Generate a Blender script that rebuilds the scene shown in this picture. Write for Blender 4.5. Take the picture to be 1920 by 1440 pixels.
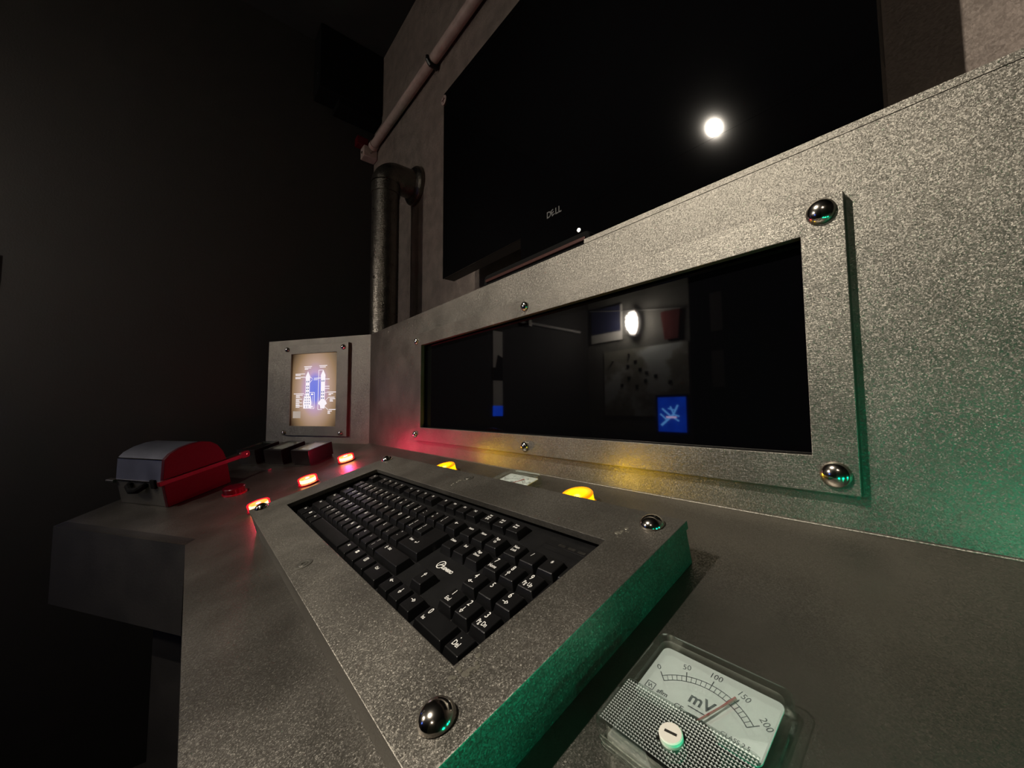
import bpy, bmesh, math, random
from mathutils import Matrix, Vector
random.seed(7)
for o in list(bpy.data.objects):
    bpy.data.objects.remove(o)
SC = bpy.context.scene
COL = SC.collection
Z0 = 0.80                                   # height of the survey origin (keyboard front) above the floor
MM = 0.001


def W(x, y, z):
    return Vector((x * MM, y * MM, z * MM + Z0))


def frame(org, ex, ey, ez):
    m = Matrix.Identity(4)
    o = W(*org)
    for i, a in enumerate((ex, ey, ez)):
        for k in range(3):
            m[k][i] = a[k]
    for k in range(3):
        m[k][3] = o[k]
    return m


# ------------------------------------------------------------------ camera
cd = bpy.data.cameras.new('camera')
cd.sensor_fit = 'HORIZONTAL'
cd.sensor_width = 36.0
cd.lens = 36.0 * 735.33 / 1920.0
cd.clip_start = 0.005
cd.clip_end = 30
cam = bpy.data.objects.new('camera', cd)
COL.objects.link(cam)
R_, U_, F_ = ((0.63410874, 0.77322779, -0.00498909), (0.05326924, -0.0372464, 0.99788531), (-0.77140683, 0.63303356, 0.06480753))
cam.matrix_world = frame((598.752, -115.94, 132.655), R_, U_, tuple(-a for a in F_))
SC.camera = cam

# ------------------------------------------------------------------ world, exposure
wd = bpy.data.worlds.new('world')
SC.world = wd
wd.use_nodes = True
wd.node_tree.nodes['Background'].inputs[0].default_value = (0.30, 0.26, 0.24, 1)
wd.node_tree.nodes['Background'].inputs[1].default_value = 0.0
SC.view_settings.view_transform = 'Standard'
SC.view_settings.look = 'None'
SC.view_settings.gamma = 1.0
SC.view_settings.use_curve_mapping = False
SC.view_settings.exposure = 0.0

SPOT_POS = (-140, -1065, 1425)              # ceiling spotlight, survey mm
SPOT_AIM = (400, 40, 60)
SPOT_POWER = 136.0
SPOT_COLOUR = (1.0, 0.90, 0.755)
RED_E, YEL_E, GRN_E = 26.0, 9.0, 17.0


# ------------------------------------------------------------------ materials
def new_mat(name):
    m = bpy.data.materials.new(name)
    m.use_nodes = True
    nt = m.node_tree
    b = nt.nodes['Principled BSDF']
    return m, nt, b


def plain(name, col, rough=0.5, metal=0.0, spec=0.5, **kw):
    m, nt, b = new_mat(name)
    b.inputs['Base Color'].default_value = (*col, 1)
    b.inputs['Roughness'].default_value = rough
    b.inputs['Metallic'].default_value = metal
    b.inputs['Specular IOR Level'].default_value = spec
    if 'trans' in kw:
        b.inputs['Transmission Weight'].default_value = kw['trans']
        b.inputs['IOR'].default_value = kw.get('ior', 1.45)
    if 'emit' in kw:
        b.inputs['Emission Color'].default_value = (*kw['emit'], 1)
        b.inputs['Emission Strength'].default_value = kw['es']
    if 'coat' in kw:
        b.inputs['Coat Weight'].default_value = kw['coat']
        b.inputs['Coat Roughness'].default_value = 0.1
    return m


def grained(name, c1, c2, rough, metal, nscale, bscale, bstr, flake=0.0, fscale=750.0, stretch=None, spec=0.5, rvar=0.08):
    """procedural paint: colour mottling, roughness variation, fine bump and glittering flakes"""
    m, nt, b = new_mat(name)
    N = nt.nodes.new
    L = nt.links.new
    tc = N('ShaderNodeTexCoord')
    src = tc.outputs['Object']
    if stretch:
        mp = N('ShaderNodeMapping')
        mp.inputs['Scale'].default_value = stretch
        L(src, mp.inputs['Vector'])
        st = mp.outputs['Vector']
    else:
        st = src
    n1 = N('ShaderNodeTexNoise')
    n1.inputs['Scale'].default_value = nscale
    n1.inputs['Detail'].default_value = 5
    L(src, n1.inputs['Vector'])
    cr = N('ShaderNodeValToRGB')
    cr.color_ramp.elements[0].position = 0.35
    cr.color_ramp.elements[1].position = 0.65
    cr.color_ramp.elements[0].color = (*c1, 1)
    cr.color_ramp.elements[1].color = (*c2, 1)
    L(n1.outputs['Fac'], cr.inputs['Fac'])
    L(cr.outputs['Color'], b.inputs['Base Color'])
    mr = N('ShaderNodeMapRange')
    mr.inputs['To Min'].default_value = rough - rvar
    mr.inputs['To Max'].default_value = rough + rvar
    L(n1.outputs['Fac'], mr.inputs['Value'])
    L(mr.outputs['Result'], b.inputs['Roughness'])
    b.inputs['Metallic'].default_value = metal
    b.inputs['Specular IOR Level'].default_value = spec
    n2 = N('ShaderNodeTexNoise')
    n2.inputs['Scale'].default_value = bscale
    n2.inputs['Detail'].default_value = 3
    L(st, n2.inputs['Vector'])
    bp = N('ShaderNodeBump')
    bp.inputs['Strength'].default_value = bstr
    bp.inputs['Distance'].default_value = 0.0006
    L(n2.outputs['Fac'], bp.inputs['Height'])
    out = bp.outputs['Normal']
    if flake > 0:
        vo = N('ShaderNodeTexVoronoi')
        vo.inputs['Scale'].default_value = fscale
        L(src, vo.inputs['Vector'])
        sub = N('ShaderNodeVectorMath')
        sub.operation = 'SUBTRACT'
        sub.inputs[1].default_value = (0.5, 0.5, 0.5)
        L(vo.outputs['Color'], sub.inputs[0])
        sc = N('ShaderNodeVectorMath')
        sc.operation = 'SCALE'
        sc.inputs['Scale'].default_value = flake
        L(sub.outputs[0], sc.inputs[0])
        ad = N('ShaderNodeVectorMath')
        ad.operation = 'ADD'
        L(out, ad.inputs[0])
        L(sc.outputs[0], ad.inputs[1])
        no = N('ShaderNodeVectorMath')
        no.operation = 'NORMALIZE'
        L(ad.outputs[0], no.inputs[0])
        out = no.outputs[0]
    L(out, b.inputs['Normal'])
    return m


SILVER = ((0.150, 0.141, 0.123), (0.200, 0.188, 0.164))
M = {}
M['silver'] = grained('hammered_silver_paint', *SILVER, 0.465, 0.87, 18, 2400, 0.25, flake=0.34, fscale=1500)
M['silver_brushed'] = grained('brushed_silver_paint', *SILVER, 0.45, 0.88, 18, 1800, 0.28, flake=0.26, fscale=1500, stretch=(0.10, 1, 1))
M['silver_desk'] = grained('satin_silver_paint', (0.122, 0.114, 0.100), (0.155, 0.145, 0.128), 0.37, 0.88, 12, 2200, 0.18, flake=0.22, fscale=1400)
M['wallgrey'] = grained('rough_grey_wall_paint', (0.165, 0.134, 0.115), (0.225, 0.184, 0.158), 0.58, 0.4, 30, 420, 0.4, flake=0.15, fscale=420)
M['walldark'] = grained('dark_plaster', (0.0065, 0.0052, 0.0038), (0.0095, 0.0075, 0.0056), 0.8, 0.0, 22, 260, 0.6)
M['farwall'] = grained('grey_concrete', (0.15, 0.145, 0.13), (0.22, 0.215, 0.19), 0.8, 0.0, 7, 120, 0.5)
M['ceiling'] = grained('black_ceiling_paint', (0.0012, 0.0011, 0.0010), (0.002, 0.0018, 0.0016), 0.8, 0, 20, 200, 0.4)
M['floor'] = grained('dark_floor', (0.02, 0.018, 0.016), (0.035, 0.03, 0.027), 0.7, 0, 12, 150, 0.3)
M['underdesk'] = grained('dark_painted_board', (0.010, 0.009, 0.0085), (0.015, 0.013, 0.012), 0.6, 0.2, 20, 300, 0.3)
M['pipe'] = grained('graphite_pipe_paint', (0.12, 0.11, 0.095), (0.16, 0.147, 0.128), 0.30, 0.92, 40, 700, 0.35, flake=0.3, fscale=700)
M['conduit'] = grained('pale_conduit_plastic', (0.26, 0.195, 0.175), (0.33, 0.25, 0.225), 0.5, 0.0, 40, 300, 0.2)
M['black'] = plain('black_plastic', (0.004, 0.004, 0.0045), 0.42, spec=0.3)
M['blackmatte'] = plain('matte_black', (0.002, 0.002, 0.002), 0.85, spec=0.1)
M['blackfelt'] = plain('black_flocked_board', (0.0015, 0.0015, 0.0015), 0.9, spec=0.05)
M['barsheen'] = plain('dusky_pink_sheen', (0.06, 0.024, 0.02), 0.3, 0.4)
M['glassblack'] = plain('black_screen_glass', (0.0015, 0.0015, 0.002), 0.03, spec=0.5)
M['monitorglass'] = plain('black_monitor_panel', (0.0012, 0.0012, 0.0015), 0.035, spec=0.45)
M['chrome'] = plain('chrome', (0.60, 0.56, 0.51), 0.14, 1.0)
M['steel'] = plain('dull_steel', (0.16, 0.15, 0.14), 0.35, 0.9)
M['screwsteel'] = plain('scuffed_screw_steel', (0.26, 0.25, 0.22), 0.38, 0.9)
M['amberring'] = plain('lit_amber_ring', (0.6, 0.2, 0), 0.3, emit=(1.0, 0.30, 0.0), es=0.75)
M['key'] = grained('black_keycap_plastic', (0.0048, 0.0048, 0.0052), (0.006, 0.006, 0.0065), 0.29, 0.0, 60, 1500, 0.02, spec=0.55, rvar=0.04)
M['kbody'] = grained('black_keyboard_case', (0.0038, 0.0038, 0.0042), (0.005, 0.005, 0.0055), 0.5, 0.0, 60, 1800, 0.15, spec=0.25)
M['ink'] = plain('white_print', (0.85, 0.85, 0.82), 0.6)
M['glue'] = plain('dried_glue', (0.17, 0.16, 0.13), 0.3, 0.3)
M['paper'] = plain('white_dial_paper', (0.72, 0.76, 0.77), 0.7)
M['paperdim'] = plain('grey_paper', (0.30, 0.29, 0.28), 0.8)
M['logogrey'] = plain('grey_print', (0.06, 0.06, 0.06), 0.5, spec=0.2)
M['inkdark'] = plain('dark_print', (0.02, 0.02, 0.035), 0.7)
M['meterbase'] = plain('grey_meter_base', (0.16, 0.17, 0.165), 0.6)
M['needle'] = plain('red_needle', (0.42, 0.05, 0.06), 0.5)
M['whiteplastic'] = plain('white_plastic', (0.78, 0.76, 0.68), 0.45)
M['redplastic'] = plain('red_plastic', (0.036, 0.001, 0.0045), 0.5, spec=0.12)
M['redflange'] = plain('red_plastic_flange', (0.065, 0.003, 0.006), 0.4, spec=0.25)  # lighter than the red plastic, painting in the flange's ridge highlight
M['redlens_off'] = plain('unlit_red_lens', (0.06, 0.001, 0.006), 0.2, spec=0.3)
M['redrim'] = plain('red_bezel', (0.2, 0.002, 0.012), 0.25)
M['yellowrim'] = plain('amber_bezel', (0.75, 0.33, 0.0), 0.3)
M['greenrim'] = plain('green_bezel', (0.0, 0.4, 0.14), 0.3)
M['greymetal'] = grained('bluelit_grey_metal', (0.10, 0.105, 0.135), (0.13, 0.136, 0.17), 0.42, 0.7, 30, 500, 0.15)  # the blue is screen light put into the grey lid's colour
M['greybody'] = grained('grey_cast_metal', (0.062, 0.058, 0.05), (0.08, 0.075, 0.065), 0.5, 0.5, 30, 500, 0.2)
M['redglow'] = plain('lit_red_filament', (1, 0.4, 0.1), 0.3, emit=(1.0, 0.36, 0.06), es=3.2)
M['redcore'] = plain('lit_red_core', (1, 0.8, 0.5), 0.3, emit=(1.0, 0.86, 0.50), es=6.0)
M['yellens'] = plain('lit_yellow_lens', (0.9, 0.6, 0.0), 0.3, emit=(1.0, 0.62, 0.0), es=1.5)
M['grnlens'] = plain('lit_green_lens', (0.0, 0.7, 0.25), 0.3, emit=(0.0, 0.85, 0.36), es=3.0)
M['bulb'] = plain('lit_bulb_glass', (1, 1, 1), 0.3, emit=(1.0, 0.90, 0.78), es=380.0)
M['spotbulb'] = plain('lit_spot_bulb', (1, 1, 1), 0.3, emit=(1.0, 0.93, 0.82), es=400.0)
M['fillglobe'] = plain('fill_lamp_glass', (0.8, 0.78, 0.74), 0.5, emit=(1.0, 0.86, 0.70), es=125.0)
M['glintwhite'] = plain('white_glint', (1, 1, 1), 0.3, emit=(1.0, 0.92, 0.72), es=8.0)
M['mapblue'] = plain('navy_cloth', (0.03, 0.035, 0.10), 0.9)
M['flagwhite'] = plain('white_cloth', (0.75, 0.73, 0.68), 0.9)
M['flagred'] = plain('red_cloth', (0.16, 0.02, 0.02), 0.9)
M['screenwhite'] = plain('lit_white_line', (0, 0, 0), 0.5, emit=(1.0, 0.93, 0.98), es=0.95)
M['screenblueline'] = plain('lit_pale_blue_line', (0, 0, 0), 0.5, emit=(0.13, 0.42, 1.0), es=8.0)
M['screenpink'] = plain('lit_pink_bar', (0, 0, 0), 0.5, emit=(0.8, 0.6, 1.0), es=8.0)
M['screengrey'] = plain('lit_grey_box', (0, 0, 0), 0.5, emit=(0.40, 0.33, 0.28), es=1.0)
M['screendark'] = plain('dark_slate_print', (0, 0, 0), 0.5, emit=(0.16, 0.17, 0.36), es=1.0)


def mat_blueprint():
    m, nt, b = new_mat('lit_blueprint_display')
    N, L = nt.nodes.new, nt.links.new
    tc = N('ShaderNodeTexCoord')
    sx = N('ShaderNodeSeparateXYZ')
    L(tc.outputs['Object'], sx.inputs[0])

    def ramp(src, stops):
        r = N('ShaderNodeValToRGB')
        e = r.color_ramp.elements
        while len(e) < len(stops):
            e.new(0.5)
        for k, (p, c) in enumerate(stops):
            e[k].position = p
            e[k].color = (*c, 1)
        L(src, r.inputs['Fac'])
        return r.outputs['Color']

    def mapped(src, a, bb):
        mr = N('ShaderNodeMapRange')
        mr.inputs['From Min'].default_value = a
        mr.inputs['From Max'].default_value = bb
        L(src, mr.inputs['Value'])
        return mr.outputs['Result']
    # local x across (centre 0, +-0.078), z up (centre 0, +-0.100)
    ax = N('ShaderNodeMath'); ax.operation = 'ABSOLUTE'; L(sx.outputs['X'], ax.inputs[0])
    az = N('ShaderNodeMath'); az.operation = 'ABSOLUTE'; L(sx.outputs['Z'], az.inputs[0])
    comb = N('ShaderNodeCombineXYZ')
    L(mapped(ax.outputs[0], 0, 0.098), comb.inputs['X'])
    L(mapped(az.outputs[0], 0, 0.150), comb.inputs['Y'])
    ln = N('ShaderNodeVectorMath'); ln.operation = 'LENGTH'; L(comb.outputs[0], ln.inputs[0])
    col = ramp(ln.outputs['Value'], [(0.0, (0.16, 0.20, 0.72)), (0.20, (0.20, 0.22, 0.72)), (0.33, (0.52, 0.34, 0.52)),
                                     (0.52, (0.46, 0.31, 0.24)), (0.76, (0.27, 0.17, 0.09)), (1.0, (0.05, 0.03, 0.015))])
    b.inputs['Base Color'].default_value = (0.01, 0.01, 0.01, 1)
    b.inputs['Roughness'].default_value = 0.15
    L(col, b.inputs['Emission Color'])
    b.inputs['Emission Strength'].default_value = 1.0
    return m


def mat_bluejet():
    m, nt, b = new_mat('lit_blue_display')
    N, L = nt.nodes.new, nt.links.new
    n = N('ShaderNodeTexNoise'); n.inputs['Scale'].default_value = 18
    tc = N('ShaderNodeTexCoord'); L(tc.outputs['Object'], n.inputs['Vector'])
    r = N('ShaderNodeValToRGB')
    r.color_ramp.elements[0].color = (0.0, 0.02, 0.30, 1)
    r.color_ramp.elements[1].color = (0.005, 0.06, 0.62, 1)
    L(n.outputs['Fac'], r.inputs['Fac'])
    L(r.outputs['Color'], b.inputs['Emission Color'])
    b.inputs['Emission Strength'].default_value = 6.0
    b.inputs['Base Color'].default_value = (0.01, 0.01, 0.02, 1)
    return m


def mat_map():
    m, nt, b = new_mat('printed_map')
    N, L = nt.nodes.new, nt.links.new
    tc = N('ShaderNodeTexCoord')
    n = N('ShaderNodeTexNoise'); n.inputs['Scale'].default_value = 6.5; n.inputs['Detail'].default_value = 9
    L(tc.outputs['Object'], n.inputs['Vector'])
    r = N('ShaderNodeValToRGB')
    e = r.color_ramp.elements
    e[0].position = 0.44; e[0].color = (0.34, 0.33, 0.27, 1)
    e[1].position = 0.56; e[1].color = (0.76, 0.80, 0.80, 1)
    x = e.new(0.50); x.color = (0.52, 0.51, 0.46, 1)
    L(n.outputs['Fac'], r.inputs['Fac'])
    L(r.outputs['Color'], b.inputs['Base Color'])
    b.inputs['Roughness'].default_value = 0.8
    return m


def mat_clear(name, tint, gloss_tint, rough, base, gain, ):
    m, nt, b = new_mat(name)
    nt.nodes.remove(b)
    N, L = nt.nodes.new, nt.links.new
    out = nt.nodes['Material Output']
    t = N('ShaderNodeBsdfTransparent'); t.inputs[0].default_value = (*tint, 1)
    g = N('ShaderNodeBsdfGlossy'); g.inputs[0].default_value = (*gloss_tint, 1); g.inputs['Roughness'].default_value = rough
    lw = N('ShaderNodeLayerWeight'); lw.inputs['Blend'].default_value = 0.35
    ma = N('ShaderNodeMath'); ma.operation = 'MULTIPLY_ADD'; ma.inputs[1].default_value = gain; ma.inputs[2].default_value = base
    L(lw.outputs['Fresnel'], ma.inputs[0])
    mx = N('ShaderNodeMixShader')
    L(ma.outputs[0], mx.inputs[0]); L(t.outputs[0], mx.inputs[1]); L(g.outputs[0], mx.inputs[2])
    L(mx.outputs[0], out.inputs['Surface'])
    return m


def mat_redlens():
    m, nt, b = new_mat('lit_red_lens')
    N, L = nt.nodes.new, nt.links.new
    out = nt.nodes['Material Output']
    b.inputs['Base Color'].default_value = (0.6, 0.01, 0.03, 1)
    b.inputs['Roughness'].default_value = 0.2
    b.inputs['Emission Color'].default_value = (1.0, 0.006, 0.075, 1)
    b.inputs['Emission Strength'].default_value = 0.8
    t = N('ShaderNodeBsdfTransparent'); t.inputs[0].default_value = (1.0, 0.74, 0.42, 1)
    mx = N('ShaderNodeMixShader'); mx.inputs[0].default_value = 0.34
    L(t.outputs[0], mx.inputs[1]); L(b.outputs[0], mx.inputs[2])
    L(mx.outputs[0], out.inputs['Surface'])
    return m


M['redlens'] = mat_redlens()
M['acrylic'] = mat_clear('clear_acrylic', (0.97, 0.985, 0.975), (0.95, 1.0, 0.97), 0.10, 0.0, 0.45)
M['prism'] = mat_clear('prismatic_acrylic', (0.88, 0.92, 0.90), (0.5, 0.55, 0.53), 0.40, 0.10, 0.35)
M['blueprint'] = mat_blueprint()
M['bluejet'] = mat_bluejet()
M['map'] = mat_map()


# ------------------------------------------------------------------ mesh helpers (coordinates in mm)
class MB:
    def __init__(self):
        self.v, self.f = [], []

    def add(self, vs, fs):
        k = len(self.v)
        self.v += [tuple(p) for p in vs]
        self.f += [tuple(i + k for i in q) for q in fs]
        return self

    def box(self, x0, x1, y0, y1, z0, z1):
        return self.add([(x0, y0, z0), (x1, y0, z0), (x1, y1, z0), (x0, y1, z0), (x0, y0, z1), (x1, y0, z1), (x1, y1, z1), (x0, y1, z1)],
                        [(0, 3, 2, 1), (4, 5, 6, 7), (0, 1, 5, 4), (1, 2, 6, 5), (2, 3, 7, 6), (3, 0, 4, 7)])

    def prism(self, poly, a0, a1, axis='z'):
        """extrude a polygon (ccw seen from +axis) between a0 and a1 along an axis"""
        def P(p, a):
            return {'z': (p[0], p[1], a), 'y': (p[0], a, p[1]), 'x': (a, p[0], p[1])}[axis]
        n = len(poly)
        vs = [P(p, a0) for p in poly] + [P(p, a1) for p in poly]
        fs = [tuple(range(n))[::-1], tuple(range(n, 2 * n))] + [(i, (i + 1) % n, n + (i + 1) % n, n + i) for i in range(n)]
        return self.add(vs, fs)

    def ring(self, out, inn, a0, a1, axis='z'):
        """rectangular frame: out / inn = (x0, x1, y0, y1)"""
        def P(p, a):
            return {'z': (p[0], p[1], a), 'y': (p[0], a, p[1])}[axis]
        o = [(out[0], out[2]), (out[1], out[2]), (out[1], out[3]), (out[0], out[3])]
        i = [(inn[0], inn[2]), (inn[1], inn[2]), (inn[1], inn[3]), (inn[0], inn[3])]
        vs = [P(p, a0) for p in o] + [P(p, a0) for p in i] + [P(p, a1) for p in o] + [P(p, a1) for p in i]
        fs = []
        for k in range(4):
            j = (k + 1) % 4
            fs += [(k, j, 4 + j, 4 + k), (8 + k, 12 + k, 12 + j, 8 + j), (k, 8 + k, 8 + j, j), (4 + k, 4 + j, 12 + j, 12 + k)]
        return self.add(vs, fs)

    def lathe(self, prof, c=(0, 0, 0), n=32, axis='z'):
        """prof: (radius, height) from bottom to top"""
        vs, fs, rows = [], [], []
        def P(r, a, h):
            x, y = r * math.cos(a), r * math.sin(a)
            q = {'z': (x, y, h), 'y': (x, -h, y), 'x': (h, x, y)}[axis]
            return (c[0] + q[0], c[1] + q[1], c[2] + q[2])
        for r, h in prof:
            if r < 1e-6:
                rows.append([len(vs)]); vs.append(P(0, 0, h))
            else:
                rows.append(list(range(len(vs), len(vs) + n)))
                vs += [P(r, 2 * math.pi * k / n, h) for k in range(n)]
        for a, b in zip(rows, rows[1:]):
            for k in range(n):
                j = (k + 1) % n
                if len(a) == 1 and len(b) > 1:
                    fs.append((a[0], b[j], b[k]))
                elif len(b) == 1 and len(a) > 1:
                    fs.append((a[k], a[j], b[0]))
                elif len(a) > 1:
                    fs.append((a[k], a[j], b[j], b[k]))
        if len(rows[0]) > 1:
            fs.append(tuple(rows[0][::-1]))
        if len(rows[-1]) > 1:
            fs.append(tuple(rows[-1]))
        return self.add(vs, fs)

    def tube(self, pts, rad, n=20, caps=True):
        pts = [Vector(p) for p in pts]
        rows = []
        up = None
        k0 = len(self.v)
        vs, fs = [], []
        for i, p in enumerate(pts):
            t = (pts[min(i + 1, len(pts) - 1)] - pts[max(i - 1, 0)]).normalized()
            if up is None:
                up = Vector((0, 0, 1)) if abs(t.z) < 0.9 else Vector((1, 0, 0))
            a = t.cross(up).normalized()
            up = a.cross(t).normalized()
            r = rad[i] if isinstance(rad, (list, tuple)) else rad
            rows.append(len(vs))
            vs += [tuple(p + (a * math.cos(2 * math.pi * k / n) + up * math.sin(2 * math.pi * k / n)) * r) for k in range(n)]
        for a, b in zip(rows, rows[1:]):
            fs += [(a + k, b + k, b + (k + 1) % n, a + (k + 1) % n) for k in range(n)]
        if caps:
            fs.append(tuple(range(n)))
            fs.append(tuple(range(rows[-1], rows[-1] + n))[::-1])
        return self.add(vs, fs)

    def mesh(self, name, bevel=0.0, seg=2, smooth=True, angle=None):
        angle = angle or (20 if bevel else 35)
        me = bpy.data.meshes.new(name)
        me.from_pydata([(a * MM, b * MM, c * MM) for a, b, c in self.v], [], self.f)
        bm = bmesh.new()
        bm.from_mesh(me)
        bmesh.ops.recalc_face_normals(bm, faces=bm.faces)
        if bevel:
            es = [e for e in bm.edges if len(e.link_faces) == 2 and e.calc_face_angle(0) > math.radians(25)]
            bmesh.ops.bevel(bm, geom=es, offset=bevel * MM, offset_type='OFFSET', segments=seg, profile=0.5, affect='EDGES', clamp_overlap=True)
        for f in bm.faces:
            f.smooth = smooth
        for e in bm.edges:
            if len(e.link_faces) == 2 and e.calc_face_angle(0) > math.radians(angle):
                e.smooth = False
        bm.to_mesh(me)
        bm.free()
        return me


def obj(name, me, mat, parent=None, loc=None):
    o = bpy.data.objects.new(name, me)
    COL.objects.link(o)
    if mat is not None and not me.materials:
        me.materials.append(M[mat])
    if parent is not None:
        o.parent = parent
    if loc is not None:
        o.location = (loc[0] * MM, loc[1] * MM, loc[2] * MM)
    return o


def part(name, mb, mat, parent, bevel=0.0, seg=2, **kw):
    return obj(name, mb.mesh(name, bevel, seg, **kw), mat, parent)


def tag(o, label, cat, group=None):
    o['label'] = label
    o['category'] = cat
    if group:
        o['group'] = group
    return o


def thing(name, label, cat, mat4=None, group=None):
    o = bpy.data.objects.new(name, None)
    o.empty_display_size = 0.02
    COL.objects.link(o)
    if mat4 is not None:
        o.matrix_world = mat4
    return tag(o, label, cat, group)


def single(name, mb, mat, label, cat, mat4=None, group=None, **kw):
    o = obj(name, mb.mesh(name, **kw), mat)
    if mat4 is not None:
        o.matrix_world = mat4
    return tag(o, label, cat, group)


def structure(name, mb, mat, mat4=None, **kw):
    o = obj(name, mb.mesh(name, **kw), mat)
    o.matrix_world = mat4 if mat4 is not None else FW
    o['kind'] = 'structure'
    return o


def copy_tree(o, parent=None):
    c = o.copy()
    COL.objects.link(c)
    c.parent = parent
    for ch in list(o.children):
        copy_tree(ch, c)
    return c


def at(F, x, y, z, rz=0.0):
    return F @ Matrix.Translation((x * MM, y * MM, z * MM)) @ Matrix.Rotation(rz, 4, 'Z')


_txt = {}


def text_mesh(s, size, align='CENTER', bold=0.0, squeeze=1.0):
    """flat lettering in the xy plane, height in mm, as a mesh"""
    k = (s, size, align, bold, squeeze)
    if k in _txt:
        return _txt[k]
    cu = bpy.data.curves.new('lettering', 'FONT')
    cu.body = s
    cu.size = size * MM * 1.38
    cu.align_x = align
    cu.align_y = 'CENTER'
    cu.offset = bold * MM
    cu.resolution_u = 3
    o = bpy.data.objects.new('lettering', cu)
    COL.objects.link(o)
    dg = bpy.context.evaluated_depsgraph_get()
    me = bpy.data.meshes.new_from_object(o.evaluated_get(dg))
    bpy.data.objects.remove(o)
    bpy.data.curves.remove(cu)
    for v in me.vertices:
        v.co.x *= squeeze
    _txt[k] = me
    return me


def lettering(name, s, size, mat, parent, x, y, z, rot=0.0, align='CENTER', bold=0.0, squeeze=1.0, upright=False):
    me = text_mesh(s, size, align, bold, squeeze)
    o = bpy.data.objects.new(name, me)
    COL.objects.link(o)
    if not me.materials:
        me.materials.append(M[mat])
    o.parent = parent
    mt = Matrix.Translation((x * MM, y * MM, z * MM))
    if upright:
        mt = mt @ Matrix.Rotation(math.pi / 2, 4, 'X')
    o.matrix_local = mt @ Matrix.Rotation(rot, 4, 'Z')
    return o


def strokes(segs, wd_, plane='xy', h=0.0):
    """flat line segments (x0,y0,x1,y1) of given width"""
    mb = MB()
    for s in segs:
        x0, y0, x1, y1 = s[:4]
        w = s[4] if len(s) > 4 else wd_
        d = Vector((x1 - x0, y1 - y0))
        if d.length < 1e-9:
            continue
        d.normalize()
        n = Vector((-d.y, d.x)) * w / 2
        q = [(x0 - n.x, y0 - n.y), (x1 - n.x, y1 - n.y), (x1 + n.x, y1 + n.y), (x0 + n.x, y0 + n.y)]
        mb.add([(a, b, h) if plane == 'xy' else (a, h, b) for a, b in q], [(0, 1, 2, 3)])
    return mb


# ------------------------------------------------------------------ frames
TP = math.radians(16.115)                    # slope of the desk top
TK = math.radians(18.994)                    # slope of the key tops
FW = frame((0, 0, 0), (1, 0, 0), (0, 1, 0), (0, 0, 1))
FD = frame((0, 51.971, -8.517), (1, 0, 0), (0, math.cos(TP), math.sin(TP)), (0, -math.sin(TP), math.cos(TP)))
FK = frame((0, 0, 0), (1, 0, 0), (0, math.cos(TK), math.sin(TK)), (0, -math.sin(TK), math.cos(TK)))
FP = frame((-427, 246, 0), (0.83867, 0.54464, 0), (-0.54464, 0.83867, 0), (0, 0, 1))                 # wing panel, x = -s
FS = frame((-427, 246, 45), (0.83867, 0.54464, 0), (-0.531921, 0.819087, 0.214843), (0.117012, -0.180182, 0.976649))   # wing desk
PY = 246.0

# ------------------------------------------------------------------ the room
FLOOR, CEIL = -800.0, 1468.0
structure('floor', MB().box(-900, 1700, -1200, 425, FLOOR - 40, FLOOR), 'floor')
structure('ceiling', MB().box(-900, 1700, -1200, 425, CEIL, CEIL + 40), 'ceiling')
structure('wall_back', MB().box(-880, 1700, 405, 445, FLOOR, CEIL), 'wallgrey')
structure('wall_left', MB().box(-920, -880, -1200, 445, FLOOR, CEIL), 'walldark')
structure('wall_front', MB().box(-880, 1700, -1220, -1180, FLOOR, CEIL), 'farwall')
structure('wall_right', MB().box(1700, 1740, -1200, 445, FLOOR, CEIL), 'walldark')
d = structure('door_1', MB().box(-262, 560, -1178, -1150, FLOOR, 1240), 'blackmatte')
for xx in (-150, 200):
    part('door_panel', MB().box(xx, xx + 260, -1152, -1144, FLOOR + 150, 1100), 'blackmatte', d, bevel=3)

# ------------------------------------------------------------------ control console
VF, VB = -172.6, 202.0                       # desk front and back edge in desk coordinates
cons = thing('control_console', 'silver-painted sloping control console with angled side wing and upright back panel', 'console', FW)


def in_frame(Fr, mb):
    """rewrite the coordinates of mb from frame Fr into console (survey) millimetres"""
    T = FW.inverted() @ Fr
    mb.v = [tuple((T @ Vector((a * MM, b * MM, c * MM))) / MM) for a, b, c in mb.v]
    return mb


part('desk_top', in_frame(FD, MB().prism([(-427, VB), (-134.5, VF), (1150, VF), (1150, VB)], -18, 0)), 'silver_desk', cons)
part('side_desk_top', in_frame(FS, MB().prism([(-350, 0), (-262, -472), (49.3, -472.1), (0, 0)], -18, 0)), 'silver_desk', cons)
# fascias under the front edges
A_ = FW.inverted() @ FS
def sw(x, y, z=0):
    p = (A_ @ Vector((x * MM, y * MM, z * MM))) / MM
    return (p.x, p.y, p.z)
q0, q1 = sw(49.3, -472), sw(-262, -472)
q0b, q1b = sw(49.3, -456), sw(-262, -456)
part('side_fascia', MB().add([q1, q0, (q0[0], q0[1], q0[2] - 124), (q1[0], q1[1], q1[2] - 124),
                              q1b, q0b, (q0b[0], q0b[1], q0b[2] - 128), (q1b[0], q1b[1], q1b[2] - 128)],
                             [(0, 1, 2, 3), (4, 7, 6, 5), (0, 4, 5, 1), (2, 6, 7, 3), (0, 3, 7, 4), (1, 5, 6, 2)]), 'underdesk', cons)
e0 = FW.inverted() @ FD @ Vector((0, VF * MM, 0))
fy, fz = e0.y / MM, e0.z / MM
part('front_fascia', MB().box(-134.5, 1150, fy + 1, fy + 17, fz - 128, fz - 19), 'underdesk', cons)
pd0, pd1 = sw(36, -440), sw(-60, -440)
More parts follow.
